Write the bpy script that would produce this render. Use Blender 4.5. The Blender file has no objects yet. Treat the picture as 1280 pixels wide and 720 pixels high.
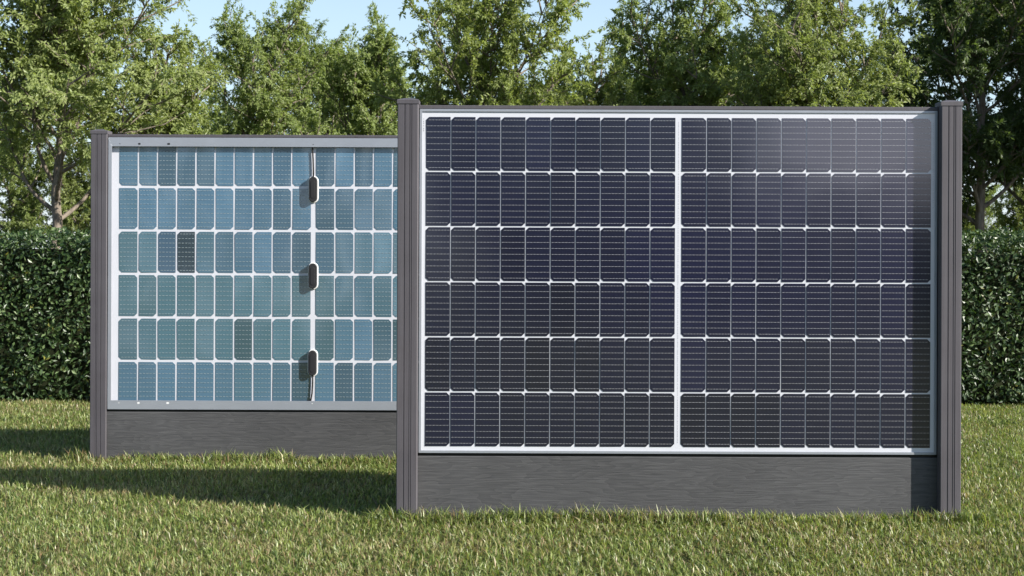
import bpy, bmesh, math, random
import numpy as np
from mathutils import Vector, Matrix

# ------------------------------------------------------------------ camera, sky, sun, exposure
scene = bpy.context.scene
C = scene.collection
R = math.radians

cd = bpy.data.cameras.new("camera")
cam = bpy.data.objects.new("camera", cd)
C.objects.link(cam)
cam.location = (0, 0, 1.136)
cam.rotation_mode = 'XYZ'
cam.rotation_euler = (Matrix.Rotation(R(90), 4, 'X') @ Matrix.Rotation(R(0.22), 4, 'Z')).to_euler()
cd.lens = 50.0
cd.sensor_width = 36.0
cd.shift_y = -0.0367
cd.clip_end = 2000
cd.dof.use_dof = True
cd.dof.focus_distance = 6.6
cd.dof.aperture_fstop = 11.0
scene.camera = cam

SUN = Vector((1.0, -0.44, 0.63)).normalized()          # towards the sun
elev = math.asin(SUN.z)
world = bpy.data.worlds.new("World")
scene.world = world
world.use_nodes = True
wn = world.node_tree
wn.nodes.clear()
sky = wn.nodes.new("ShaderNodeTexSky")
sky.sky_type = 'NISHITA'
sky.sun_disc = False
sky.sun_elevation = elev
sky.sun_rotation = math.atan2(SUN.x, SUN.y)
sky.air_density = 1.0
sky.dust_density = 0.5
sky.ozone_density = 1.5
bg = wn.nodes.new("ShaderNodeBackground")
bg.inputs["Strength"].default_value = 0.082
wo = wn.nodes.new("ShaderNodeOutputWorld")
# pale summer haze low over the horizon and an added unseen cloud for the panel's glow
wt = wn.nodes.new("ShaderNodeTexCoord")
wsep = wn.nodes.new("ShaderNodeSeparateXYZ"); wn.links.new(wt.outputs["Generated"], wsep.inputs[0])
whz = wn.nodes.new("ShaderNodeMapRange"); whz.interpolation_type = 'SMOOTHSTEP'
whz.inputs[1].default_value = 0.02; whz.inputs[2].default_value = 0.34
whz.inputs[3].default_value = 0.80; whz.inputs[4].default_value = 0.0
wn.links.new(wsep.outputs[2], whz.inputs[0])
wm = wn.nodes.new("ShaderNodeMix"); wm.data_type = 'RGBA'
wm.inputs[7].default_value = (3.7, 4.9, 6.0, 1)
wlow = wn.nodes.new("ShaderNodeMapRange"); wlow.inputs[1].default_value = 0.0; wlow.inputs[2].default_value = 0.10
wn.links.new(wsep.outputs[2], wlow.inputs[0])
whc = wn.nodes.new("ShaderNodeMix"); whc.data_type = 'RGBA'
whc.inputs[6].default_value = (4.8, 5.3, 5.8, 1); whc.inputs[7].default_value = (4.2, 5.4, 6.3, 1)
wn.links.new(wlow.outputs[0], whc.inputs[0]); wn.links.new(whc.outputs[2], wm.inputs[7])
wn.links.new(whz.outputs[0], wm.inputs[0]); wn.links.new(sky.outputs[0], wm.inputs[6])
wd = wn.nodes.new("ShaderNodeVectorMath"); wd.operation = 'DOT_PRODUCT'
cdv = Vector((0.315, -1.0, 0.110)).normalized()
wd.inputs[1].default_value = cdv
wn.links.new(wt.outputs["Generated"], wd.inputs[0])
wc = wn.nodes.new("ShaderNodeMapRange"); wc.interpolation_type = 'SMOOTHSTEP'
wc.inputs[1].default_value = 0.986; wc.inputs[2].default_value = 0.9995
wn.links.new(wd.outputs["Value"], wc.inputs[0])
wns = wn.nodes.new("ShaderNodeTexNoise"); wns.inputs["Scale"].default_value = 7.0; wns.inputs["Detail"].default_value = 6.0
wn.links.new(wt.outputs["Generated"], wns.inputs["Vector"])
wr = wn.nodes.new("ShaderNodeMapRange"); wr.inputs[1].default_value = 0.30; wr.inputs[2].default_value = 0.62
wn.links.new(wns.outputs[0], wr.inputs[0])
wmu = wn.nodes.new("ShaderNodeMath"); wmu.operation = 'MULTIPLY'
wn.links.new(wc.outputs[0], wmu.inputs[0]); wn.links.new(wr.outputs[0], wmu.inputs[1])
wm2 = wn.nodes.new("ShaderNodeMix"); wm2.data_type = 'RGBA'
wm2.inputs[7].default_value = (18, 16.8, 19, 1)
wn.links.new(wmu.outputs[0], wm2.inputs[0]); wn.links.new(wm.outputs[2], wm2.inputs[6])
wn.links.new(wm2.outputs[2], bg.inputs[0])
wn.links.new(bg.outputs[0], wo.inputs[0])

sd = bpy.data.lights.new("sun", 'SUN')
sd.energy = 5.0
sd.angle = R(0.6)
sd.color = (1.0, 0.95, 0.87)
sun = bpy.data.objects.new("sun", sd)
C.objects.link(sun)
sun.rotation_euler = (-SUN).to_track_quat('-Z', 'Y').to_euler()

vs = scene.view_settings
vs.view_transform = 'Standard'
vs.look = 'None'
vs.exposure = 1.12
vs.gamma = 1.0
vs.use_curve_mapping = False
scene.render.engine = 'CYCLES'
scene.cycles.max_bounces = 8
scene.cycles.transparent_max_bounces = 8
scene.render.resolution_x = 1024
scene.render.resolution_y = 576

# ------------------------------------------------------------------ helpers
def tag(o, label=None, cat=None, group=None, kind=None):
    if label: o["label"] = label
    if cat: o["category"] = cat
    if group: o["group"] = group
    if kind: o["kind"] = kind
    return o

def empty(name, loc, rz=0.0):
    o = bpy.data.objects.new(name, None)
    o.empty_display_size = 0.2
    o.location = loc
    o.rotation_euler = (0, 0, rz)
    C.objects.link(o)
    return o

def link(name, me, parent=None):
    o = bpy.data.objects.new(name, me)
    C.objects.link(o)
    if parent: o.parent = parent
    return o

def poly_mesh(name, verts, loops, sizes, mats, col=None, midx=None, smooth=False):
    """fast mesh from flat arrays"""
    verts = np.asarray(verts, dtype=np.float32).reshape(-1, 3)
    loops = np.asarray(loops, dtype=np.int32).ravel()
    sizes = np.asarray(sizes, dtype=np.int32).ravel()
    me = bpy.data.meshes.new(name)
    me.vertices.add(len(verts)); me.vertices.foreach_set("co", verts.ravel())
    me.loops.add(len(loops)); me.loops.foreach_set("vertex_index", loops)
    me.polygons.add(len(sizes))
    st = np.zeros(len(sizes), dtype=np.int32); st[1:] = np.cumsum(sizes)[:-1]
    me.polygons.foreach_set("loop_start", st)
    if midx is not None:
        me.polygons.foreach_set("material_index", np.asarray(midx, dtype=np.int32))
    me.polygons.foreach_set("use_smooth", np.full(len(sizes), smooth, dtype=bool))
    for m in mats: me.materials.append(m)
    me.update(calc_edges=True)
    if col is not None:
        a = me.attributes.new("tint", 'FLOAT_COLOR', 'POINT')
        a.data.foreach_set("color", np.asarray(col, dtype=np.float32).ravel())
    return me

class MB:
    """collects boxes, prisms and tubes into one bmesh"""
    def __init__(self): self.bm = bmesh.new()
    def box(self, x0, x1, y0, y1, z0, z1, bevel=0.0, mi=0, seg=1):
        b = bmesh.new()
        bmesh.ops.create_cube(b, size=1.0)
        for v in b.verts:
            v.co = Vector(((x0+x1)/2 + v.co.x*(x1-x0), (y0+y1)/2 + v.co.y*(y1-y0), (z0+z1)/2 + v.co.z*(z1-z0)))
        if bevel > 0:
            bmesh.ops.bevel(b, geom=list(b.edges), offset=bevel, segments=seg, affect='EDGES', profile=0.5)
        self._merge(b, mi)
    def prism(self, pts, axis, a0, a1, mi=0, bevel=0.0, seg=1):
        """extrude a 2D outline; axis 'z' -> pts are (x,y), axis 'y' -> pts are (x,z), axis 'x' -> pts (y,z)"""
        b = bmesh.new()
        def P(p, a):
            if axis == 'z': return (p[0], p[1], a)
            if axis == 'y': return (p[0], a, p[1])
            return (a, p[0], p[1])
        lo = [b.verts.new(P(p, a0)) for p in pts]
        hi = [b.verts.new(P(p, a1)) for p in pts]
        n = len(pts)
        f0 = b.faces.new(lo); f1 = b.faces.new(hi)
        for i in range(n):
            b.faces.new((lo[i], lo[(i+1) % n], hi[(i+1) % n], hi[i]))
        bmesh.ops.recalc_face_normals(b, faces=b.faces)
        if bevel > 0:
            es = list(set(list(f0.edges) + list(f1.edges)))
            bmesh.ops.bevel(b, geom=es, offset=bevel, segments=seg, affect='EDGES', profile=0.5)
        self._merge(b, mi)
    def tube(self, pts, r, sides=8, mi=0):
        b = bmesh.new()
        pts = [Vector(p) for p in pts]
        rings = []
        for i, p in enumerate(pts):
            d = (pts[min(i+1, len(pts)-1)] - pts[max(i-1, 0)]).normalized()
            u = d.orthogonal().normalized() if i == 0 else (u - d*u.dot(d)).normalized()
            w = d.cross(u)
            rings.append([b.verts.new(p + r*(math.cos(2*math.pi*k/sides)*u + math.sin(2*math.pi*k/sides)*w)) for k in range(sides)])
        for a, c in zip(rings[:-1], rings[1:]):
            for k in range(sides):
                f = b.faces.new((a[k], a[(k+1) % sides], c[(k+1) % sides], c[k])); f.smooth = True
        b.faces.new(rings[0]); b.faces.new(rings[-1])
        bmesh.ops.recalc_face_normals(b, faces=b.faces)
        self._merge(b, mi)
    def _merge(self, b, mi):
        for f in b.faces: f.material_index = mi
        me = bpy.data.meshes.new("tmp"); b.to_mesh(me); b.free()
        self.bm.from_mesh(me); bpy.data.meshes.remove(me)
    def build(self, name, mats, parent=None):
        me = bpy.data.meshes.new(name)
        self.bm.to_mesh(me); self.bm.free()
        for m in (mats if isinstance(mats, (list, tuple)) else [mats]): me.materials.append(m)
        return link(name, me, parent)

# ------------------------------------------------------------------ materials
def new_mat(name):
    m = bpy.data.materials.new(name); m.use_nodes = True
    nt = m.node_tree; nt.nodes.clear()
    out = nt.nodes.new("ShaderNodeOutputMaterial")
    b = nt.nodes.new("ShaderNodeBsdfPrincipled")
    nt.links.new(b.outputs[0], out.inputs[0])
    return m, nt, b, out

def node(nt, t, **kw):
    n = nt.nodes.new(t)
    for k, v in kw.items():
        if k in n.inputs: n.inputs[k].default_value = v
        else: setattr(n, k, v)
    return n

def ramp(nt, stops):
    n = nt.nodes.new("ShaderNodeValToRGB")
    el = n.color_ramp.elements
    while len(el) > 1: el.remove(el[-1])
    el[0].position = stops[0][0]; el[0].color = (*stops[0][1], 1)
    for p, c in stops[1:]:
        e = el.new(p); e.color = (*c, 1)
    return n

def leaf_mat(name, gloss=0.35, trans=0.35, spec=0.4, warm=(1.25, 1.2, 0.55)):
    m, nt, b, out = new_mat(name)
    at = node(nt, "ShaderNodeAttribute", attribute_name="tint")
    nt.links.new(at.outputs["Color"], b.inputs["Base Color"])
    b.inputs["Roughness"].default_value = gloss
    b.inputs["Specular IOR Level"].default_value = spec
    tr = node(nt, "ShaderNodeBsdfTranslucent")
    mul = node(nt, "ShaderNodeMix", data_type='RGBA', blend_type='MULTIPLY')
    mul.inputs[0].default_value = 1.0
    nt.links.new(at.outputs["Color"], mul.inputs[6])
    mul.inputs[7].default_value = (*warm, 1)
    nt.links.new(mul.outputs[2], tr.inputs[0])
    mx = node(nt, "ShaderNodeMixShader"); mx.inputs[0].default_value = trans
    nt.links.new(b.outputs[0], mx.inputs[1]); nt.links.new(tr.outputs[0], mx.inputs[2])
    nt.links.new(mx.outputs[0], out.inputs[0])
    return m

M = {}
M["grass"] = leaf_mat("grass_blade", 0.42, 0.42, 0.45, (1.1, 1.2, 0.5))
M["leaf"] = leaf_mat("tree_leaf", 0.45, 0.48, 0.35, (1.2, 1.25, 0.6))
M["hedge_leaf"] = leaf_mat("hedge_leaf", 0.42, 0.20, 0.5, (1.2, 1.3, 0.5))

def bark():
    m, nt, b, out = new_mat("bark")
    tc = node(nt, "ShaderNodeTexCoord")
    mp = node(nt, "ShaderNodeMapping"); mp.inputs["Scale"].default_value = (18, 18, 4)
    n1 = node(nt, "ShaderNodeTexNoise", Scale=1.5, Detail=6.0, Roughness=0.65)
    nt.links.new(tc.outputs["Object"], mp.inputs[0]); nt.links.new(mp.outputs[0], n1.inputs["Vector"])
    r = ramp(nt, [(0.3, (0.07, 0.055, 0.042)), (0.6, (0.20, 0.165, 0.13)), (0.8, (0.30, 0.26, 0.21))])
    nt.links.new(n1.outputs[0], r.inputs[0]); nt.links.new(r.outputs[0], b.inputs["Base Color"])
    b.inputs["Roughness"].default_value = 0.9
    bp = node(nt, "ShaderNodeBump", Strength=0.6, Distance=0.02)
    nt.links.new(n1.outputs[0], bp.inputs["Height"]); nt.links.new(bp.outputs[0], b.inputs["Normal"])
    return m
M["bark"] = bark()

def soil():
    m, nt, b, out = new_mat("lawn_ground")
    tc = node(nt, "ShaderNodeTexCoord")
    n1 = node(nt, "ShaderNodeTexNoise", Scale=0.7, Detail=5.0, Roughness=0.6)
    n2 = node(nt, "ShaderNodeTexNoise", Scale=60.0, Detail=4.0, Roughness=0.7)
    nt.links.new(tc.outputs["Object"], n1.inputs["Vector"]); nt.links.new(tc.outputs["Object"], n2.inputs["Vector"])
    r1 = ramp(nt, [(0.3, (0.085, 0.100, 0.035)), (0.7, (0.140, 0.145, 0.060))])
    r2 = ramp(nt, [(0.35, (0.45, 0.45, 0.4)), (0.7, (1.2, 1.15, 1.0))])
    nt.links.new(n1.outputs[0], r1.inputs[0]); nt.links.new(n2.outputs[0], r2.inputs[0])
    mx = node(nt, "ShaderNodeMix", data_type='RGBA', blend_type='MULTIPLY'); mx.inputs[0].default_value = 1
    nt.links.new(r1.outputs[0], mx.inputs[6]); nt.links.new(r2.outputs[0], mx.inputs[7])
    nt.links.new(mx.outputs[2], b.inputs["Base Color"])
    b.inputs["Roughness"].default_value = 1.0
    b.inputs["Specular IOR Level"].default_value = 0.1
    bp = node(nt, "ShaderNodeBump", Strength=0.8, Distance=0.03)
    nt.links.new(n2.outputs[0], bp.inputs["Height"]); nt.links.new(bp.outputs[0], b.inputs["Normal"])
    return m
M["soil"] = soil()

def post_mat():
    m, nt, b, out = new_mat("grey_composite_post")
    tc = node(nt, "ShaderNodeTexCoord")
    mp = node(nt, "ShaderNodeMapping"); mp.inputs["Scale"].default_value = (120, 120, 2.5)
    n1 = node(nt, "ShaderNodeTexNoise", Scale=1.0, Detail=4.0)
    n2 = node(nt, "ShaderNodeTexNoise", Scale=6.0, Detail=5.0)
    nt.links.new(tc.outputs["Object"], mp.inputs[0]); nt.links.new(mp.outputs[0], n1.inputs["Vector"])
    nt.links.new(tc.outputs["Object"], n2.inputs["Vector"])
    ad = node(nt, "ShaderNodeMath", operation='ADD')
    nt.links.new(n1.outputs[0], ad.inputs[0]); nt.links.new(n2.outputs[0], ad.inputs[1])
    r = ramp(nt, [(0.35, (0.069, 0.063, 0.071)), (0.65, (0.089, 0.083, 0.093))])
    hf = node(nt, "ShaderNodeMath", operation='MULTIPLY'); hf.inputs[1].default_value = 0.5
    nt.links.new(ad.outputs[0], hf.inputs[0]); nt.links.new(hf.outputs[0], r.inputs[0])
    nt.links.new(r.outputs[0], b.inputs["Base Color"])
    b.inputs["Roughness"].default_value = 0.55
    b.inputs["Specular IOR Level"].default_value = 0.35
    bp = node(nt, "ShaderNodeBump", Strength=0.15, Distance=0.002)
    nt.links.new(n1.outputs[0], bp.inputs["Height"]); nt.links.new(bp.outputs[0], b.inputs["Normal"])
    return m
M["post"] = post_mat()

def plank_mat():
    m, nt, b, out = new_mat("grey_woodgrain_plank")
    tc = node(nt, "ShaderNodeTexCoord")
    # warped rings sliced lengthwise: cathedral grain
    mp = node(nt, "ShaderNodeMapping"); mp.inputs["Scale"].default_value = (0.75, 1.0, 4.0)
    nw = node(nt, "ShaderNodeTexNoise", Scale=2.2, Detail=3.0, Roughness=0.5)
    nt.links.new(tc.outputs["Object"], mp.inputs[0]); nt.links.new(mp.outputs[0], nw.inputs["Vector"])
    mu = node(nt, "ShaderNodeMath", operation='MULTIPLY'); mu.inputs[1].default_value = 17.0
    nt.links.new(nw.outputs[0], mu.inputs[0])
    sep = node(nt, "ShaderNodeSeparateXYZ"); nt.links.new(tc.outputs["Object"], sep.inputs[0])
    mz = node(nt, "ShaderNodeMath", operation='MULTIPLY'); mz.inputs[1].default_value = 22.0
    nt.links.new(sep.outputs[2], mz.inputs[0])
    ad = node(nt, "ShaderNodeMath", operation='ADD')
    nt.links.new(mu.outputs[0], ad.inputs[0]); nt.links.new(mz.outputs[0], ad.inputs[1])
    fr = node(nt, "ShaderNodeMath", operation='FRACT'); nt.links.new(ad.outputs[0], fr.inputs[0])
    mp2 = node(nt, "ShaderNodeMapping"); mp2.inputs["Scale"].default_value = (7, 20, 210)
    nf = node(nt, "ShaderNodeTexNoise", Scale=1.0, Detail=3.0, Roughness=0.6)
    nt.links.new(tc.outputs["Object"], mp2.inputs[0]); nt.links.new(mp2.outputs[0], nf.inputs["Vector"])
    h = node(nt, "ShaderNodeMath", operation='MULTIPLY_ADD'); h.inputs[1].default_value = 0.24
    nt.links.new(fr.outputs[0], h.inputs[0]); nt.links.new(nf.outputs[0], h.inputs[2])
    r = ramp(nt, [(0.3, (0.050, 0.050, 0.053)), (0.60, (0.070, 0.070, 0.073)), (0.9, (0.092, 0.091, 0.094))])
    nt.links.new(h.outputs[0], r.inputs[0])
    nb = node(nt, "ShaderNodeTexNoise", Scale=2.0, Detail=3.0)
    nt.links.new(tc.outputs["Object"], nb.inputs["Vector"])
    rb = ramp(nt, [(0.3, (0.86, 0.86, 0.86)), (0.7, (1.12, 1.12, 1.12))])
    nt.links.new(nb.outputs[0], rb.inputs[0])
    mx = node(nt, "ShaderNodeMix", data_type='RGBA', blend_type='MULTIPLY'); mx.inputs[0].default_value = 1
    nt.links.new(r.outputs[0], mx.inputs[6]); nt.links.new(rb.outputs[0], mx.inputs[7])
    nt.links.new(mx.outputs[2], b.inputs["Base Color"])
    b.inputs["Roughness"].default_value = 0.65
    b.inputs["Specular IOR Level"].default_value = 0.2
    bp = node(nt, "ShaderNodeBump", Strength=0.35, Distance=0.003)
    nt.links.new(h.outputs[0], bp.inputs["Height"]); nt.links.new(bp.outputs[0], b.inputs["Normal"])
    return m
M["plank"] = plank_mat()

def simple(name, col, rough=0.5, metal=0.0, spec=0.5, noise=0.06, scale=30.0, coat=0.0):
    m, nt, b, out = new_mat(name)
    tc = node(nt, "ShaderNodeTexCoord")
    n = node(nt, "ShaderNodeTexNoise", Scale=scale, Detail=4.0)
    nt.links.new(tc.outputs["Object"], n.inputs["Vector"])
    lo = tuple(c*(1-noise) for c in col); hi = tuple(min(1, c*(1+noise)) for c in col)
    r = ramp(nt, [(0.3, lo), (0.7, hi)])
    nt.links.new(n.outputs[0], r.inputs[0]); nt.links.new(r.outputs[0], b.inputs["Base Color"])
    b.inputs["Roughness"].default_value = rough
    b.inputs["Metallic"].default_value = metal
    b.inputs["Specular IOR Level"].default_value = spec
    b.inputs["Coat Weight"].default_value = coat
    return m
M["aluminium"] = simple("anodised_aluminium", (0.31, 0.33, 0.37), 0.38, 0.3, 0.5, 0.04, 8.0)
M["white_grid"] = simple("white_ceramic_grid", (0.57, 0.58, 0.63), 0.25, 0.0, 0.5, 0.03, 4.0)
M["busbar"] = simple("silver_busbar", (0.38, 0.38, 0.41), 0.4, 0.3, 0.5, 0.15, 200.0)
M["rear_busbar"] = simple("rear_silver_busbar", (0.34, 0.40, 0.43), 0.4, 0.2, 0.5, 0.15, 200.0)
M["box_plastic"] = simple("dark_grey_plastic", (0.024, 0.024, 0.026), 0.55, 0.0, 0.25, 0.08, 60.0)
M["sealant_lit_slot"] = simple("white_sealant_lit_slot", (0.70, 0.70, 0.69), 0.5, 0.0, 0.4, 0.04, 60.0)
M["cable"] = simple("black_cable", (0.012, 0.012, 0.012), 0.5, 0.0, 0.25, 0.1, 60.0)
M["print"] = simple("grey_print", (0.30, 0.31, 0.34), 0.5, 0.0, 0.3, 0.1, 60.0)
M["hole"] = simple("dark_slot", (0.012, 0.012, 0.013), 0.8, 0.0, 0.2, 0.1, 60.0)
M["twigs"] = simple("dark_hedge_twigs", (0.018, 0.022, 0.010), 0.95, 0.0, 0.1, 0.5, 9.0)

def cell_mat(name, rear):
    """dark silicon under flat glass; the alpha of the tint is a random number per cell"""
    m, nt, b, out = new_mat(name)
    at = node(nt, "ShaderNodeAttribute", attribute_name="tint")
    nt.links.new(at.outputs["Color"], b.inputs["Base Color"])
    tc = node(nt, "ShaderNodeTexCoord")
    mp = node(nt, "ShaderNodeMapping"); mp.inputs["Scale"].default_value = (3, 3, 3) if not rear else (5, 1, 2.6)
    n = node(nt, "ShaderNodeTexNoise", noise_dimensions='4D', Scale=1.0, Detail=1.0 if not rear else 0.0)
    nt.links.new(tc.outputs["Object"], mp.inputs[0]); nt.links.new(mp.outputs[0], n.inputs["Vector"])
    if rear:
        w = node(nt, "ShaderNodeMath", operation='MULTIPLY'); w.inputs[1].default_value = 37.0
        nt.links.new(at.outputs["Alpha"], w.inputs[0]); nt.links.new(w.outputs[0], n.inputs["W"])
    bp = node(nt, "ShaderNodeBump", Strength=0.2 if not rear else 1.0, Distance=0.01 if not rear else 0.022)
    nt.links.new(n.outputs[0], bp.inputs["Height"])
    b.inputs["Roughness"].default_value = 0.45
    b.inputs["Specular IOR Level"].default_value = 0.25
    b.inputs["Coat Weight"].default_value = 1.0
    b.inputs["Coat Roughness"].default_value = 0.13 if not rear else 0.16
    b.inputs["Coat IOR"].default_value = 1.75 if not rear else 2.2
    nt.links.new(bp.outputs[0], b.inputs["Coat Normal"])
    return m
M["cell_front"] = cell_mat("dark_blue_cell", False)
M["cell_rear"] = cell_mat("steel_blue_cell_rear", True)

# ------------------------------------------------------------------ ground
GZ = -0.045
def ground():
    n = 60
    xs = np.sign(np.linspace(-1, 1, n)) * np.abs(np.linspace(-1, 1, n))**3 * 500
    X, Y = np.meshgrid(xs, xs)
    V = np.stack([X, Y, np.full_like(X, GZ)], -1).reshape(-1, 3)
    i = np.arange((n-1)*(n-1)); r, c = i//(n-1), i % (n-1)
    a = r*n + c
    q = np.stack([a, a+1, a+n+1, a+n], 1)
    me = poly_mesh("lawn_ground", V, q, np.full(len(q), 4), [M["soil"]])
    return tag(link("lawn_ground", me), kind="structure")
ground()

# fence positions
FRONT = (0.7277, 6.225)
BACK = (-1.103, 7.905)

# value noise for growth patches
def vnoise(x, y, scale, seed):
    rg = np.random.default_rng(seed)
    G = rg.random((256, 256))
    fx, fy = x/scale + 100, y/scale + 100
    ix, iy = np.floor(fx).astype(int), np.floor(fy).astype(int)
    tx, ty = fx-ix, fy-iy
    tx = tx*tx*(3-2*tx); ty = ty*ty*(3-2*ty)
    g = lambda a, b: G[a % 256, b % 256]
    return (g(ix, iy)*(1-tx)+g(ix+1, iy)*tx)*(1-ty) + (g(ix, iy+1)*(1-tx)+g(ix+1, iy+1)*tx)*ty

def grass():
    rg = np.random.default_rng(5)
    pts = []
    def scatter(x0, x1, y0, y1, dens):
        k = int((x1-x0)*(y1-y0)*dens)
        pts.append(np.stack([rg.uniform(x0, x1, k), rg.uniform(y0, y1, k)], 1))
    # frame-wide strips, thinner with distance
    for y0, y1, d in ((4.3, 5.2, 19000), (5.2, 6.4, 17500), (6.4, 7.6, 14500), (7.6, 9.0, 11500), (9.0, 10.9, 9500)):
        w = 0.37*y1 + 0.25
        scatter(-w, w, y0, y1, d)
    # beyond the frame, coarser
    for s in (-1, 1):
        for y0, y1 in ((4.3, 6.4), (6.4, 9.0), (9.0, 11.0)):
            w = 0.37*y1 + 0.25
            a, b_ = sorted((s*w, s*6.5))
            scatter(a, b_, y0, y1, 2500)
    # denser rough fringe that the mower misses along both fences
    fr = []
    for (cx, cy), f in ((FRONT, 1.0), (BACK, 1.0)):
        k = 5200
        fr.append(np.stack([rg.uniform(cx-1.35, cx+1.35, k), cy - 0.03 - np.abs(rg.normal(0, 0.045, k))], 1))
    P = np.concatenate(pts + fr)
    nfr = sum(len(a) for a in fr)
    n = len(P)
    isfr = np.zeros(n, bool); isfr[-nfr:] = True
    patch = vnoise(P[:, 0], P[:, 1], 0.45, 1)*0.6 + vnoise(P[:, 0], P[:, 1], 0.14, 2)*0.4
    dry = vnoise(P[:, 0], P[:, 1], 0.7, 3)*0.5 + vnoise(P[:, 0], P[:, 1], 0.2, 4)*0.5
    # blades grow in tufts: pull towards tuft centres
    cellsz = 0.035
    cid = np.floor(P/cellsz)
    jit = np.stack([np.sin(cid[:, 0]*12.9898+cid[:, 1]*78.233)*43758.5, np.sin(cid[:, 0]*39.346+cid[:, 1]*11.135)*24634.6], 1)
    jit = jit - np.floor(jit)
    ctr = (cid + jit)*cellsz
    P = np.where(isfr[:, None], P, P*0.6 + ctr*0.4)
    h = rg.uniform(0.022, 0.047, n) * (0.70 + 0.55*patch)
    tall = rg.random(n) < 0.035
    h[tall] *= 1.35
    h[isfr] = rg.uniform(0.045, 0.085, nfr) * (0.55 + 0.8*vnoise(P[isfr, 0], P[isfr, 1], 0.16, 9))
    wdt = rg.uniform(0.0011, 0.0027, n) * np.where(np.abs(P[:, 0]) > 0.37*P[:, 1]+0.3, 1.7, 1.0) * (0.8 + P[:, 1]*0.035)
    az = rg.uniform(0, 2*np.pi, n)
    tilt = np.minimum(np.abs(rg.normal(0.0, 0.85, n)) + 0.18, 1.40)
    lean = np.stack([np.cos(az), np.sin(az)], 1)
    lean = lean + 0.35*np.stack([jit[:, 0]-0.5, jit[:, 1]-0.5], 1)*2
    fa = az + np.pi/2 + rg.normal(0, 0.6, n)
    side = np.stack([np.cos(fa), np.sin(fa), np.zeros(n)], 1)
    base = np.concatenate([P, np.full((n, 1), GZ)], 1)
    s, c = np.sin(tilt), np.cos(tilt)
    mid = base + np.concatenate([lean*(0.45*h*s*0.7)[:, None], (0.55*h*c + 0.05*h)[:, None]], 1)
    tip = base + np.concatenate([lean*(1.25*h*s)[:, None], (h*np.cos(tilt*1.25))[:, None]], 1)
    w = wdt[:, None]
    V = np.stack([base - side*w*0.8, base + side*w*0.8, mid - side*w, mid + side*w, tip], 1).reshape(-1, 3)
    i5 = np.arange(n)*5
    loops = np.stack([i5, i5+1, i5+3, i5+2, i5+2, i5+3, i5+4], 1)
    sizes = np.tile([4, 3], n)
    # colours: fresh, olive and straw blades
    g1 = np.array([0.165, 0.225, 0.055]); g2 = np.array([0.285, 0.322, 0.112]); g3 = np.array([0.075, 0.125, 0.034]); st = np.array([0.46, 0.41, 0.22])
    t = rg.random(n)[:, None]
    col = g1*(1-t) + g2*t
    dk = (rg.random(n) < 0.22)
    col[dk] = g3
    sr = rg.random(n) < (0.10 + 0.75*np.clip(dry-0.40, 0, 1))
    tt = rg.random(n)[:, None]
    col = np.where(sr[:, None], st*(0.55+0.45*tt), col)
    th = rg.random(n) < 0.10 + 0.16*np.clip(dry-0.4, 0, 1)          # brown thatch lying between the blades
    col[th] = np.array([0.26, 0.185, 0.10])
    lt = rg.random(n) < 0.045
    col[lt] = np.array([0.42, 0.46, 0.22])
    col *= (rg.uniform(0.6, 1.3, n)*(0.85+0.3*patch))[:, None]
    V4 = np.concatenate([np.repeat(col, 5, 0), np.ones((n*5, 1))], 1)
    me = poly_mesh("grass", V, loops, sizes, [M["grass"]], V4, smooth=True)
    o = link("grass", me)
    tag(o, "short mown green grass with straw coloured blades covering the lawn", "grass", kind="stuff")
grass()

# ------------------------------------------------------------------ leaves
def leaf_mesh(name, pos, axis, nrm, length, width, col, mat):
    """each leaf one folded diamond"""
    n = len(pos)
    axis = axis/np.maximum(np.linalg.norm(axis, axis=1, keepdims=True), 1e-6)
    side = np.cross(axis, nrm)
    side /= np.maximum(np.linalg.norm(side, axis=1, keepdims=True), 1e-6)
    up = np.cross(side, axis)
    L, W = length[:, None], width[:, None]
    a = pos
    b_ = pos + axis*L*0.45 - side*W*0.5 + up*W*0.10
    c_ = pos + axis*L - up*L*0.10
    d = pos + axis*L*0.45 + side*W*0.5 + up*W*0.10
    V = np.stack([a, b_, c_, d], 1).reshape(-1, 3)
    i4 = np.arange(n)*4
    loops = np.stack([i4, i4+1, i4+2, i4, i4+2, i4+3], 1)
    cc = np.concatenate([np.repeat(col, 4, 0), np.ones((n*4, 1))], 1)
    return poly_mesh(name, V, loops, np.full(2*n, 3), [mat], cc)

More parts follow.
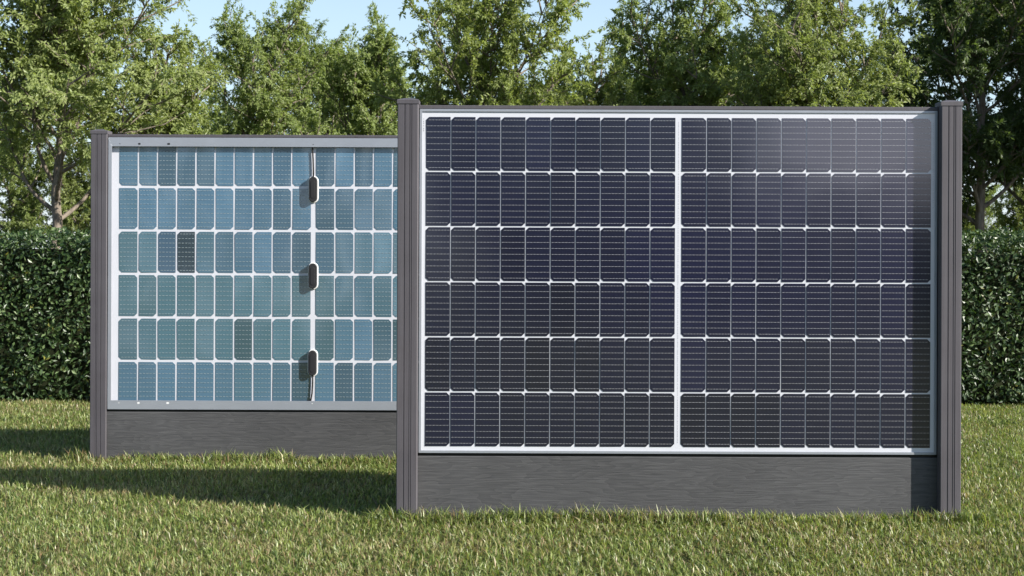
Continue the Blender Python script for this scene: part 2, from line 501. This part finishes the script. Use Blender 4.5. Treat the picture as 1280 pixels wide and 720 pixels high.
# ------------------------------------------------------------------ hedge
def hedge():
    rg = np.random.default_rng(11)
    x0, x1, y0, y1, top = -8.5, 8.5, 10.78, 11.6, 1.275
    root = empty("hedge", (0, (y0+y1)/2, 0))
    tag(root, "clipped dark green hedge running across the lawn behind both solar fences", "hedge")
    yc = (y0+y1)/2
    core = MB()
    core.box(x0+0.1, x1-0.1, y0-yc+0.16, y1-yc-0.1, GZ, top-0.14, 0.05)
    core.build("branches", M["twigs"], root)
    pos, nr = [], []
    def face(k, f, nrm):
        p = f(rg.random(k), rg.random(k)); pos.append(p); nr.append(np.tile(nrm, (k, 1)))
    W = x1-x0
    dep = lambda k: np.abs(rg.normal(0, 0.085, k))
    face(64000, lambda a, b: np.stack([x0+W*a, y0-yc+dep(len(a)), GZ+0.03+(top-GZ-0.03)*b], 1), (0, -1, 0.25))
    face(27000, lambda a, b: np.stack([x0+W*a, y0-yc+(y1-y0)*b, top-dep(len(a))], 1), (0, -0.15, 1))
    face(9000, lambda a, b: np.stack([x0+W*a, y1-yc-dep(len(a)), GZ+(top-GZ)*b], 1), (0, 1, 0.25))
    pos = np.concatenate(pos); nr = np.concatenate(nr)
    n = len(pos)
    # bulges of the clipped face
    bul = vnoise(pos[:, 0], pos[:, 2]*1.0, 0.3, 21) - 0.5
    pos = pos + nr*(bul*0.10)[:, None]
    # a few shoots stand out of the top
    sh = (nr[:, 2] > 0.9) & (rg.random(n) < 0.05)
    pos[sh, 2] += rg.uniform(0.0, 0.05, sh.sum())
    nrm = nr + rg.normal(0, 0.75, (n, 3))
    ax = rg.normal(0, 1, (n, 3)) + np.array([0, -0.3, -0.1])
    ax -= nrm*(np.sum(ax*nrm, 1)/np.sum(nrm*nrm, 1))[:, None]
    L = rg.uniform(0.028, 0.054, n); Wd = L*rg.uniform(0.42, 0.58, n)
    t = rg.random(n)[:, None]
    col = np.array([0.020, 0.046, 0.012])*(1-t) + np.array([0.054, 0.092, 0.026])*t
    yl = rg.random(n) < 0.02
    col[yl] = np.array([0.16, 0.16, 0.03])
    pl = rg.random(n) < 0.13
    col[pl] = np.array([0.12, 0.17, 0.068])  # pale leaves put the hedge's highlights into the leaf colour
    me = leaf_mesh("foliage", pos, ax, nrm, L, Wd, col, M["hedge_leaf"])
    link("foliage", me, root)
    # an unseen taller hedge added behind the camera to darken the front glass reflection
    r2 = root.copy(); C.objects.link(r2)
    r2.location = (5.2, -12.4, 0); r2.scale = (0.68, 1, 1.72)
    r2["label"] = "added unseen tall hedge behind the camera, mirrored low in the front panel's glass"
    for ch in list(root.children):
        c = ch.copy(); C.objects.link(c); c.parent = r2
hedge()

# ------------------------------------------------------------------ trees
def tube_arrays(lines, sides=6):
    Vs, Ls = [], []
    off = 0
    ang = np.arange(sides)*2*np.pi/sides
    for pts, rad in lines:
        pts = np.asarray(pts); m = len(pts)
        d = np.gradient(pts, axis=0)
        d /= np.maximum(np.linalg.norm(d, axis=1, keepdims=True), 1e-9)
        ref = np.array([0.31, 0.95, 0.05]) if abs(d[0][2]) > 0.6 else np.array([0.0, 0.1, 1.0])
        u = np.cross(d, ref); u /= np.maximum(np.linalg.norm(u, axis=1, keepdims=True), 1e-9)
        w = np.cross(d, u)
        ring = pts[:, None] + np.asarray(rad)[:, None, None]*(np.cos(ang)[None, :, None]*u[:, None] + np.sin(ang)[None, :, None]*w[:, None])
        Vs.append(ring.reshape(-1, 3))
        r = np.arange(m-1)[:, None]*sides; k = np.arange(sides)[None]
        k2 = (k+1) % sides
        q = np.stack([off+r+k, off+r+k2, off+r+sides+k2, off+r+sides+k], -1).reshape(-1, 4)
        Ls.append(q); off += m*sides
    return np.concatenate(Vs), np.concatenate(Ls)

def grow_tree(seed, H, Rr, th, tr, n_limbs=15, n_sub=9, n_twig=7, n_leaf=24, leaf=0.062, steep=0.0, pal=0, lean=0.0, low=0.35, half=1.0):
    rg = np.random.default_rng(seed)
    wood, fine = [], []
    def path(p0, d0, L, n, wob, up, droop=0.0):
        d = np.array(d0, float); d /= np.linalg.norm(d)
        p = np.array(p0, float); out = [p.copy()]
        for i in range(n):
            d = d + rg.normal(0, wob, 3) + np.array([0, 0, up]) - np.array([0, 0, droop*i/n])
            d /= np.linalg.norm(d)
            p = p + d*L/n; out.append(p.copy())
        return np.array(out)
    n = 14
    z = np.linspace(GZ-0.05, H*0.84, n)
    wob = np.cumsum(rg.normal(0, 0.022*H/4, (n, 2)), 0); wob[0] = 0
    trunk = np.stack([wob[:, 0]+lean*z, wob[:, 1], z], 1)
    trad = tr*np.clip(1-z/H, 0, 1)**0.75*(1+0.35*np.exp(-(z-GZ)/0.15)) + 0.004
    wood.append((trunk, trad))
    def at(line, s):
        f = s*(len(line)-1); i = min(int(f), len(line)-2); t = f-i
        return line[i]*(1-t)+line[i+1]*t, line[i+1]-line[i]
    limbs = []
    az = rg.uniform(0, 6.28)
    for k in range(n_limbs):
        t = th/H + (0.82-th/H)*((k+rg.uniform(0, 0.7))/n_limbs)**1.05
        p, _ = at(trunk, np.clip((t*H-z[0])/(z[-1]-z[0]), 0, 0.98))
        az += 2.4 + rg.normal(0, 0.35)
        q = (t*H-th)/(H-th)
        prof = 0.42 + 0.58*math.sin(math.pi*min(1.0, 0.5-0.24+0.58*q*(0.6+low)))
        L = Rr*prof*rg.uniform(0.72, 1.28)
        el = R(28 + 38*q) + steep + rg.normal(0, 0.1)
        d = np.array([math.cos(az)*math.cos(el), math.sin(az)*math.cos(el), math.sin(el)])
        ln = path(p, d, L*1.15, 8, 0.10, 0.05)
        r0 = 0.5*np.interp(p[2], z, trad)
        wood.append((ln, np.linspace(r0, 0.005, len(ln))))
        limbs.append((ln, L))
    limbs.append((trunk[-5:], H*0.25))
    tw = []
    for ln, L in limbs:
        a2 = rg.uniform(0, 6.28)
        for k in range(n_sub):
            s = 0.22 + 0.78*(k+rg.uniform(0, 1))/n_sub
            p, d = at(ln, min(s, 0.999))
            d = d/np.linalg.norm(d)
            a2 += 2.4 + rg.normal(0, 0.4)
            o1 = np.cross(d, [0.1, 0.2, 1.0]); o1 /= np.linalg.norm(o1); o2 = np.cross(d, o1)
            dd = d*rg.uniform(0.5, 0.9) + (math.cos(a2)*o1 + math.sin(a2)*o2*0.75)*0.9 + np.array([0, 0, 0.12])
            l2 = (0.20 + 0.42*L*(1.05-0.65*s))*rg.uniform(0.6, 1.3)
            sb = path(p, dd, l2, 6, 0.13, 0.05)
            wood.append((sb[::2] if len(sb) > 5 else sb, np.linspace(0.011, 0.003, len(sb[::2]))))
            for j in range(n_twig):
                s2 = 0.2 + 0.8*(j+rg.uniform(0, 1))/n_twig
                p3, d3 = at(sb, min(s2, 0.999))
                d3 = d3/np.linalg.norm(d3)
                dv = d3*0.7 + rg.normal(0, 0.62, 3) + np.array([0, 0, 0.10])
                tl = rg.uniform(0.16, 0.36)
                t3 = path(p3, dv, tl, 4, 0.16, 0.0, 0.35)
                tw.append(t3)
                if rg.random() < 0.35: fine.append((t3, np.linspace(0.0035, 0.0015, 5)))
    tw = np.array(tw)                                  # (T,5,3)
    T = len(tw)
    s = rg.random((T, n_leaf))**0.85*3.999
    i = s.astype(int); f = (s-i)[..., None]
    ti = np.arange(T)[:, None]
    pos = tw[ti, i]*(1-f)+tw[ti, i+1]*f
    d = tw[ti, i+1]-tw[ti, i]; d /= np.linalg.norm(d, axis=-1, keepdims=True)
    pos = pos.reshape(-1, 3); d = d.reshape(-1, 3)
    nl = len(pos)
    pos = pos + rg.normal(0, 0.012, (nl, 3))
    # fit the crown to its width and height
    kx = half/np.quantile(np.hypot(pos[:, 0]-np.median(pos[:, 0]), pos[:, 1]-np.median(pos[:, 1])), 0.93)
    kz = H/np.quantile(pos[:, 2], 0.995)
    K = np.array([kx, kx, kz])
    pos = pos*K
    wood = [(w*K, r) for w, r in wood]; fine = [(w*K, r) for w, r in fine]
    axd = d*0.75 + rg.normal(0, 0.55, (nl, 3)) + np.array([0, 0, -0.22])
    ctr = np.array([0, 0, th+(H-th)*0.4])
    outw = pos-ctr; outw /= np.maximum(np.linalg.norm(outw, axis=1, keepdims=True), 0.2)
    nrm = outw*0.6 + np.array([0.35, -0.25, 0.45]) + rg.normal(0, 0.5, (nl, 3))
    L = leaf*rg.uniform(0.65, 1.25, nl); W = L*rg.uniform(0.34, 0.48, nl)
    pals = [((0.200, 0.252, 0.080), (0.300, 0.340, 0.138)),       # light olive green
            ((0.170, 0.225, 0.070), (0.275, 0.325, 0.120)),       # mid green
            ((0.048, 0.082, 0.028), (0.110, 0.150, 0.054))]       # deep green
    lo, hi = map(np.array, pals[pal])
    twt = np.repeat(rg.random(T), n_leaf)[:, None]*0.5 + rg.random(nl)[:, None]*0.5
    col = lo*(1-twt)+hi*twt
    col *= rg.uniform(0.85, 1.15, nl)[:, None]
    V, Q = tube_arrays([w for w in wood], 7)
    Vf, Qf = tube_arrays(fine, 3) if fine else (np.zeros((0, 3)), np.zeros((0, 4), int))
    Vall = np.concatenate([V, Vf]); Qall = np.concatenate([Q, Qf+len(V)])
    tm = poly_mesh("trunk", Vall, Qall, np.full(len(Qall), 4), [M["bark"]], smooth=True)
    lm = leaf_mesh("crown", pos, axd, nrm, L, W, col, M["leaf"])
    return tm, lm

GROUP = "trees growing beyond the hedge"
def plant(meshes, px, Y, label, rz=0.0, sc=1.0, name="broadleaf_tree"):
    X = (px-640)/1778*Y
    t = empty(name, (X, Y, 0), rz)
    t.scale = (sc, sc, sc)
    tag(t, label, "tree", GROUP)
    link("trunk", meshes[0], t); link("crown", meshes[1], t)
    return t

A = grow_tree(31, 5.0, 1.32, 1.55, 0.060, n_limbs=24, n_sub=10, n_twig=9, n_leaf=40, leaf=0.047, steep=0.20, pal=0, low=0.42, half=1.12)
plant(A, 55, 14.0, "tallest pale green tree at far left with a bare forked trunk above the hedge", 0.6)
B = grow_tree(32, 3.45, 1.0, 1.15, 0.036, n_limbs=18, n_sub=10, n_twig=8, n_leaf=37, leaf=0.047, pal=0, low=0.45, half=0.66)
plant(B, 208, 15.0, "light green rounded tree right of the forked tree, above the rear panel's left end", 1.0)
Cc = grow_tree(33, 4.25, 1.2, 1.2, 0.042, n_limbs=20, n_sub=10, n_twig=8, n_leaf=38, leaf=0.047, pal=1, low=0.55, steep=0.1, half=0.92)
plant(Cc, 328, 18.0, "mid green tree with ragged twiggy top alone against the sky above the rear panel", 0.3)
D = grow_tree(34, 4.0, 0.95, 1.1, 0.040, n_limbs=17, n_sub=9, n_twig=8, n_leaf=37, leaf=0.047, pal=1, low=0.5, half=0.58)
plant(D, 458, 19.0, "small sparse topped tree in the dip of the treeline left of the front fence", 0.0, 1.06)
E = grow_tree(35, 4.4, 1.32, 1.25, 0.052, n_limbs=24, n_sub=10, n_twig=9, n_leaf=40, leaf=0.047, steep=0.10, pal=0, low=0.45, half=0.98)
plant(E, 604, 14.0, "broad bright green tree behind the left post of the front fence", 2.0, 0.91)
plant(B, 722, 15.2, "low light green tree in the gap between two taller trees above the front panel", 3.3, 0.92)
F = grow_tree(36, 4.4, 1.30, 1.2, 0.048, n_limbs=22, n_sub=10, n_twig=9, n_leaf=40, leaf=0.047, pal=1, low=0.5, half=0.92)
plant(F, 855, 15.4, "dense dark centred green tree above the middle strip of the front panel", 0.0, 0.94)
plant(E, 1022, 14.2, "airy green tree with a thin upright trunk above the front panel's right half", 4.4, 0.93)
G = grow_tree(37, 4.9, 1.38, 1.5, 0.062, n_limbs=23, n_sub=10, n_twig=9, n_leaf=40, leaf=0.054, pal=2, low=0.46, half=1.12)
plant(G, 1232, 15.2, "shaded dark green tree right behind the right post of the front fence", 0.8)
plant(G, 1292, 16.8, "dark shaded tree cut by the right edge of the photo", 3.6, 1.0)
# second row
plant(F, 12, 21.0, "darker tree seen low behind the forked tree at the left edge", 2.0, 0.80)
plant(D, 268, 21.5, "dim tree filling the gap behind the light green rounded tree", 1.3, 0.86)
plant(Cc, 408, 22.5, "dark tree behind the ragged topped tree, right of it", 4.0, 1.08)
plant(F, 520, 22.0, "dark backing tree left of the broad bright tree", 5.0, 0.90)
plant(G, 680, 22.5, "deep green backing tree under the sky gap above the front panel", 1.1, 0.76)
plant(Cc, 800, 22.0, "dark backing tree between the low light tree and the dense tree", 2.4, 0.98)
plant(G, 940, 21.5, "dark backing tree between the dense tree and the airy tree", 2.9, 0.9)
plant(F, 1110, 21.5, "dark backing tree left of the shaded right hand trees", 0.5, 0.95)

plant(B, 106, 21.0, "low pale bush under the forked tree's crown, just left of the rear fence", 2.2, 0.80, "leafy_bush")
plant(B, 1285, 19.5, "sunlit low bush between dark trunks at the right edge", 0.2, 0.66, "leafy_bush")
plant(F, 1218, 23.0, "dim bush low behind the dark trunks, beside the right post", 1.2, 0.50, "leafy_bush")

# unseen trees: some shade the right, those behind the camera added for reflections
def plant_xy(meshes, x, y, label, rz, sc):
    t = empty("broadleaf_tree", (x, y, 0), rz); t.scale = (sc,)*3
    tag(t, label, "tree", "garden trees out of the picture")
    link("trunk", meshes[0], t); link("crown", meshes[1], t)
plant_xy(G, 9.4, 13.2, "tall dark tree beyond the right edge shading the trees by the right post", 0.4, 1.22)
plant_xy(F, 7.6, 15.8, "green tree just beyond the right edge of the photo", 1.4, 1.10)
plant_xy(G, -0.7, -9.5, "added unseen dark tree behind the camera mirrored at the left of the front panel", 0.2, 0.95)
plant_xy(F, 1.2, -10.0, "added unseen green tree behind the camera mirrored in the middle of the front panel", 2.2, 1.0)
plant_xy(G, 3.0, -11.2, "added unseen dark tree behind the camera mirrored right of the centre strip", 4.2, 0.86)
plant_xy(G, -4.2, -9.0, "added unseen dark tree behind the camera mirrored in the rear panel", 1.2, 0.85)
plant_xy(F, -7.0, -11.0, "added unseen green tree behind the camera mirrored at the far left of the rear panel", 3.2, 0.9)

# ------------------------------------------------------------------ solar fences
MW, MZ0, MZ1 = 1.134, 0.248, 1.754            # half width, bottom and top of the module
YF, YB = 0.003, 0.031                          # front lip and rear flange planes, y = 0 is the post centre

def post_mesh():
    h = 0.045
    g = 0.0025
    front = []
    def face_front(y, inward):
        # from x=-h+ch to x=h-ch along one face with grooves
        pts = []
        for gx, gw in ((-0.0135, 0.003), (0.0085, 0.0022), (0.0165, 0.0022)):
            pts += [(gx-gw/2-0.0008, y), (gx-gw/2, y+inward*g), (gx+gw/2, y+inward*g), (gx+gw/2+0.0008, y)]
        return pts
    ch = 0.003
    pr = [(-h, -h+ch), (-h+ch, -h)] + face_front(-h, 1) + [(h-ch, -h), (h, -h+ch)]
    cy0, cy1, cdp = -0.001, 0.035, 0.014         # channel on the inner sides
    pr += [(h, cy0), (h-cdp, cy0), (h-cdp, cy1), (h, cy1)]
    pr += [(h, h-ch), (h-ch, h)] + [(x, y) for x, y in reversed(face_front(h, -1))] + [(-h+ch, h), (-h, h-ch)]
    pr += [(-h, cy1), (-h+cdp, cy1), (-h+cdp, cy0), (-h, cy0)]
    m = MB(); m.prism(pr, 'z', -0.25, 1.774)
    return m
def cap_mesh():
    b = bmesh.new()
    o = 0.0475; z0, z1, z2 = 1.7725, 1.791, 1.799
    rings = []
    for e, z in ((o, z0), (o, z1-0.002), (o-0.002, z1)):
        rings.append([b.verts.new((sx*e, sy*e, z)) for sx, sy in ((-1, -1), (1, -1), (1, 1), (-1, 1))])
    e = 0.016
    rings.append([b.verts.new((sx*e, sy*e, z2)) for sx, sy in ((-1, -1), (1, -1), (1, 1), (-1, 1))])
    for a, c in zip(rings[:-1], rings[1:]):
        for k in range(4): b.faces.new((a[k], a[(k+1) % 4], c[(k+1) % 4], c[k]))
    b.faces.new(rings[0]); b.faces.new(rings[-1])
    bmesh.ops.recalc_face_normals(b, faces=b.faces)
    m = MB(); m._merge(b, 0)
    return m

def frame_mesh():
    m = MB()
    lip, t = 0.011, 0.002
    fl_v, fl_h = 0.020, 0.050                     # rear flange widths: sides, top and bottom
    # outer walls
    m.box(-MW, -MW+t, YF, YB, MZ0, MZ1)
    m.box(MW-t, MW, YF, YB, MZ0, MZ1)
    m.box(-MW+t, MW-t, YF, YB, MZ1-t, MZ1)
    m.box(-MW+t, MW-t, YF, YB, MZ0, MZ0+t)
    def ring(y0, y1, wv, wh):
        # mitred frame of four trapezoids
        o = [(-MW+0.0003, MZ0+0.0003), (MW-0.0003, MZ0+0.0003), (MW-0.0003, MZ1-0.0003), (-MW+0.0003, MZ1-0.0003)]
        i = [(-MW+wv, MZ0+wh), (MW-wv, MZ0+wh), (MW-wv, MZ1-wh), (-MW+wv, MZ1-wh)]
        for k in range(4):
            k2 = (k+1) % 4
            a, b2, c2, d = o[k], o[k2], i[k2], i[k]
            e = 0.0003
            pts = [a, b2, c2, d]
            cx = sum(p[0] for p in pts)/4; cz = sum(p[1] for p in pts)/4
            m.prism(pts, 'y', y0, y1, bevel=0.0004)
    ring(YF-0.0022, YF+0.0010, lip, lip)
    ring(YB-0.0010, YB+0.0012, fl_v, fl_h)
    return m

COLS, ROWS = 10, 6
CX0, CX1 = 0.014, 1.106
CZ0, CZ1 = 0.2745, 1.7226
PX, PZ = (CX1-CX0)/COLS, (CZ1-CZ0)/ROWS

def cell_half(side, rear, rg):
    """one half of the module: 10 x 6 half-cut cells as a single sheet with silver busbars"""
    V, loops, sizes, mi, col = [], [], [], [], []
    y = YF + (0.0012 if not rear else 0.0078)
    sgn = -1 if not rear else 1                   # which way the sheet faces
    gx, gz = (0.0037, 0.0062) if not rear else (0.0095, 0.0140)
    ch = 0.0135 if not rear else 0.0150
    nb = 9
    def add(pts, c, m, yy):
        b0 = len(V)
        if rear: pts = pts[::-1]
        for p in pts:
            V.append((p[0], yy + (p[2] if len(p) > 2 else 0.0), p[1])); col.append(c if len(c) == 4 else (*c, 1))
        loops.extend(range(b0, b0+len(pts))); sizes.append(len(pts)); mi.append(m)
    for r in range(ROWS):
        zc1 = CZ1 - r*PZ - gz/2; zc0 = CZ1 - (r+1)*PZ + gz/2
        for c in range(COLS):
            px_ = PX if not rear else (1.078-CX0)/COLS
            a = CX0 + c*px_ + (0 if c == 0 else gx/2); b = CX0 + (c+1)*px_ - (0 if c == COLS-1 else gx/2)
            x0, x1 = (a, b) if side > 0 else (-b, -a)
            # chamfers: outer corners on even rows, inner corners on odd rows
            outer = (r % 2 == 0)
            right = (side > 0) == outer
            if not rear:
                t = rg.random()
                bl = vnoise(np.array([x0*1.6]), np.array([zc0*1.6]), 1.0, 55)[0] + 0.35*max(0.0, -x0-0.7)  # bluer left columns: a blue reflection put into the cell colour
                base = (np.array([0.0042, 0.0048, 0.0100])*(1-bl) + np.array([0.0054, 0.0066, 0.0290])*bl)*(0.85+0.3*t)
            else:
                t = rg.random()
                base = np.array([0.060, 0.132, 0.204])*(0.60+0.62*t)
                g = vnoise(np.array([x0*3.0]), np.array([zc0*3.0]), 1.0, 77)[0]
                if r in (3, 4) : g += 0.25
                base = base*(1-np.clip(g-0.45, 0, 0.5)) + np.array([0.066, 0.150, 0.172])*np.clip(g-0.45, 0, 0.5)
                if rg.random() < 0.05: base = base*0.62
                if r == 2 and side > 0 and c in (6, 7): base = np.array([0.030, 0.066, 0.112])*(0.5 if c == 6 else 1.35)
            # each cell lies a hair out of plane, so each mirrors its own bit of sky
            tx, tz = np.clip(rg.normal(0, 0.0003, 2)*(1.6 if rear else 0.5), -0.0005, 0.0005)
            xm, zm = (x0+x1)/2, (zc0+zc1)/2
            if right: o = [(x0, zc0), (x1-ch, zc0), (x1, zc0+ch), (x1, zc1-ch), (x1-ch, zc1), (x0, zc1)]
            else:     o = [(x0+ch, zc0), (x1, zc0), (x1, zc1), (x0+ch, zc1), (x0, zc1-ch), (x0, zc0+ch)]
            pts = [(p[0], p[1], tx*(p[0]-xm)/(x1-x0)*2 + tz*(p[1]-zm)/(zc1-zc0)*2) for p in o]
            add(pts, (*base, rg.random()), 0, y)
            hgt = zc1-zc0
            yy = y + sgn*0.0012
            bw = 0.0009 if not rear else 0.0008
            for k in range(nb):
                z = zc0 + hgt*(k+0.5)/nb
                e = 0.0
                if z-zc0 < ch or zc1-z < ch: e = ch*0.7
                l0 = x0+0.0015+(e if not right else 0); l1 = x1-0.0015-(e if right else 0)
                if not rear: add([(l0, z-bw/2), (l1, z-bw/2), (l1, z+bw/2), (l0, z+bw/2)], (0.4, 0.4, 0.4), 1, yy)
                npad = 7 if not rear else 5
                for q in range(npad):
                    xx = l0 + (l1-l0)*(q+0.5)/npad
                    w2 = 0.0030 if not rear else 0.0062
                    h2 = 0.0008 if not rear else 0.0010
                    add([(xx-w2, z-h2), (xx+w2, z-h2), (xx+w2, z+h2), (xx-w2, z+h2)], (0.5, 0.5, 0.5), 1, yy+sgn*0.0003)
    mats = [M["cell_front"], M["busbar"]] if not rear else [M["cell_rear"], M["rear_busbar"]]
    return poly_mesh("cell_array", V, loops, sizes, mats, col, mi)

def backing_mesh():
    m = MB()
    m.box(-MW+0.0025, MW-0.0025, YF+0.0025, YF+0.0062, MZ0+0.0025, MZ1-0.0025)
    # tiny printed serial marks on the borders
    rg = random.Random(3)
    def marks(x, z0, z1, w):
        z = z1
        while z > z0:
            hgt = rg.choice((0.0025, 0.004, 0.006))
            m.box(x-w/2, x+w/2, YF+0.0021, YF+0.0024, z-hgt, z, mi=1)
            z -= hgt + rg.choice((0.003, 0.004, 0.007))
    marks(-1.1165, 1.655, 1.712, 0.0035)
    marks(1.1165, 1.33, 1.70, 0.0018)
    marks(0.0, 0.30, 1.70, 0.0022)
    return m

def capsule(w, h, n=10):
    r = w/2
    pts = []
    for k in range(n+1):
        a = math.pi*k/n
        pts.append((r*math.cos(a), h/2-r + r*math.sin(a)))
    for k in range(n+1):
        a = math.pi + math.pi*k/n
        pts.append((r*math.cos(a), -(h/2-r) + r*math.sin(a)))
    return pts

def box_mesh():
    y0 = YF+0.0064
    m = MB()
    m.prism(capsule(0.056, 0.150), 'y', y0, y0+0.0075, mi=1, bevel=0.002)          # white sealed rim
    m.prism(capsule(0.046, 0.140), 'y', y0+0.0077, y0+0.027, mi=0, bevel=0.004, seg=3)
    m.prism(capsule(0.024, 0.100), 'y', y0+0.0272, y0+0.0288, mi=0, bevel=0.001)
    return m

def cable_mesh(pts):
    m = MB(); m.tube(pts, 0.0042, 8); return m

def build_solar_fence(label, loc, rz):
    rg = np.random.default_rng(8)
    root = empty("solar_fence", (loc[0], loc[1], 0), rz)
    tag(root, label, "solar fence", "solar fences standing on the lawn")
    cap = None
    for s in (-1, 1):
        p = post_mesh().build("post", M["post"], root); p.location = (s*1.182, 0, 0)
        c = cap_mesh().build("post_cap", M["post"], p)
    rail = MB()
    rail.box(-1.149, 1.149, 0.004, 0.032, MZ1+0.001, MZ1+0.017, 0.002)
    rail.build("top_rail", M["post"], root)
    pk = MB()
    pk.box(-1.150, 1.150, 0.006, 0.026, -0.12, 0.234, 0.0025)
    pk.build("base_plank", M["plank"], root)
    ln = MB()
    ln.box(-1.149, 1.149, 0.012, 0.022, 0.2342, MZ0-0.0005)
    ln.build("gap_shade_strip", M["cable"], root)  # black strip stands in for the shade in the gap above the plank
    panel = frame_mesh().build("solar_panel", M["aluminium"], root)
    backing_mesh().build("white_grid", [M["white_grid"], M["print"]], panel)
    for s in (-1, 1):
        link("cell_array", cell_half(s, False, rg), panel)
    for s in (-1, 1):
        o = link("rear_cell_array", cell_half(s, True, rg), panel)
    for z in (1.470, 0.990, 0.508):
        b = box_mesh().build("junction_box", [M["box_plastic"], M["sealant_lit_slot"], M["hole"]], panel); b.location = (0, 0, z)
    yc = YF+0.0064+0.008
    cable_mesh([(0, yc, 1.535), (0, yc, 1.58), (0.002, yc, 1.64), (0.006, yc, 1.70), (0.012, yc-0.002, 1.745)]).build("cable", M["cable"], panel)
    cable_mesh([(0, yc, 0.445), (0.000, yc, 0.40), (0.003, yc, 0.34), (0.010, yc, 0.30), (0.022, yc-0.002, 0.258)]).build("cable", M["cable"], panel)
    # drain and mounting slots in the rear flange; lower ones painted white as if lit inside
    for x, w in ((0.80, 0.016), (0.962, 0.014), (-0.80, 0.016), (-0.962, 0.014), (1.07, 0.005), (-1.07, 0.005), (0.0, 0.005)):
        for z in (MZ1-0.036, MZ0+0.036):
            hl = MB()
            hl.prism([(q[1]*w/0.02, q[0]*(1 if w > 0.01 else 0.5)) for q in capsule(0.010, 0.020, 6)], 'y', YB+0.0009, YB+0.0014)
            so = hl.build("flange_slot", M["hole"] if z > 1 else M["sealant_lit_slot"], panel); so.location = (x, 0, z)
    return root

build_solar_fence("front solar fence with dark navy panel facing the camera between two full grey posts", FRONT, 0.0)
build_solar_fence("rear solar fence showing the blue back of its panel with three dark junction boxes", BACK, math.pi)
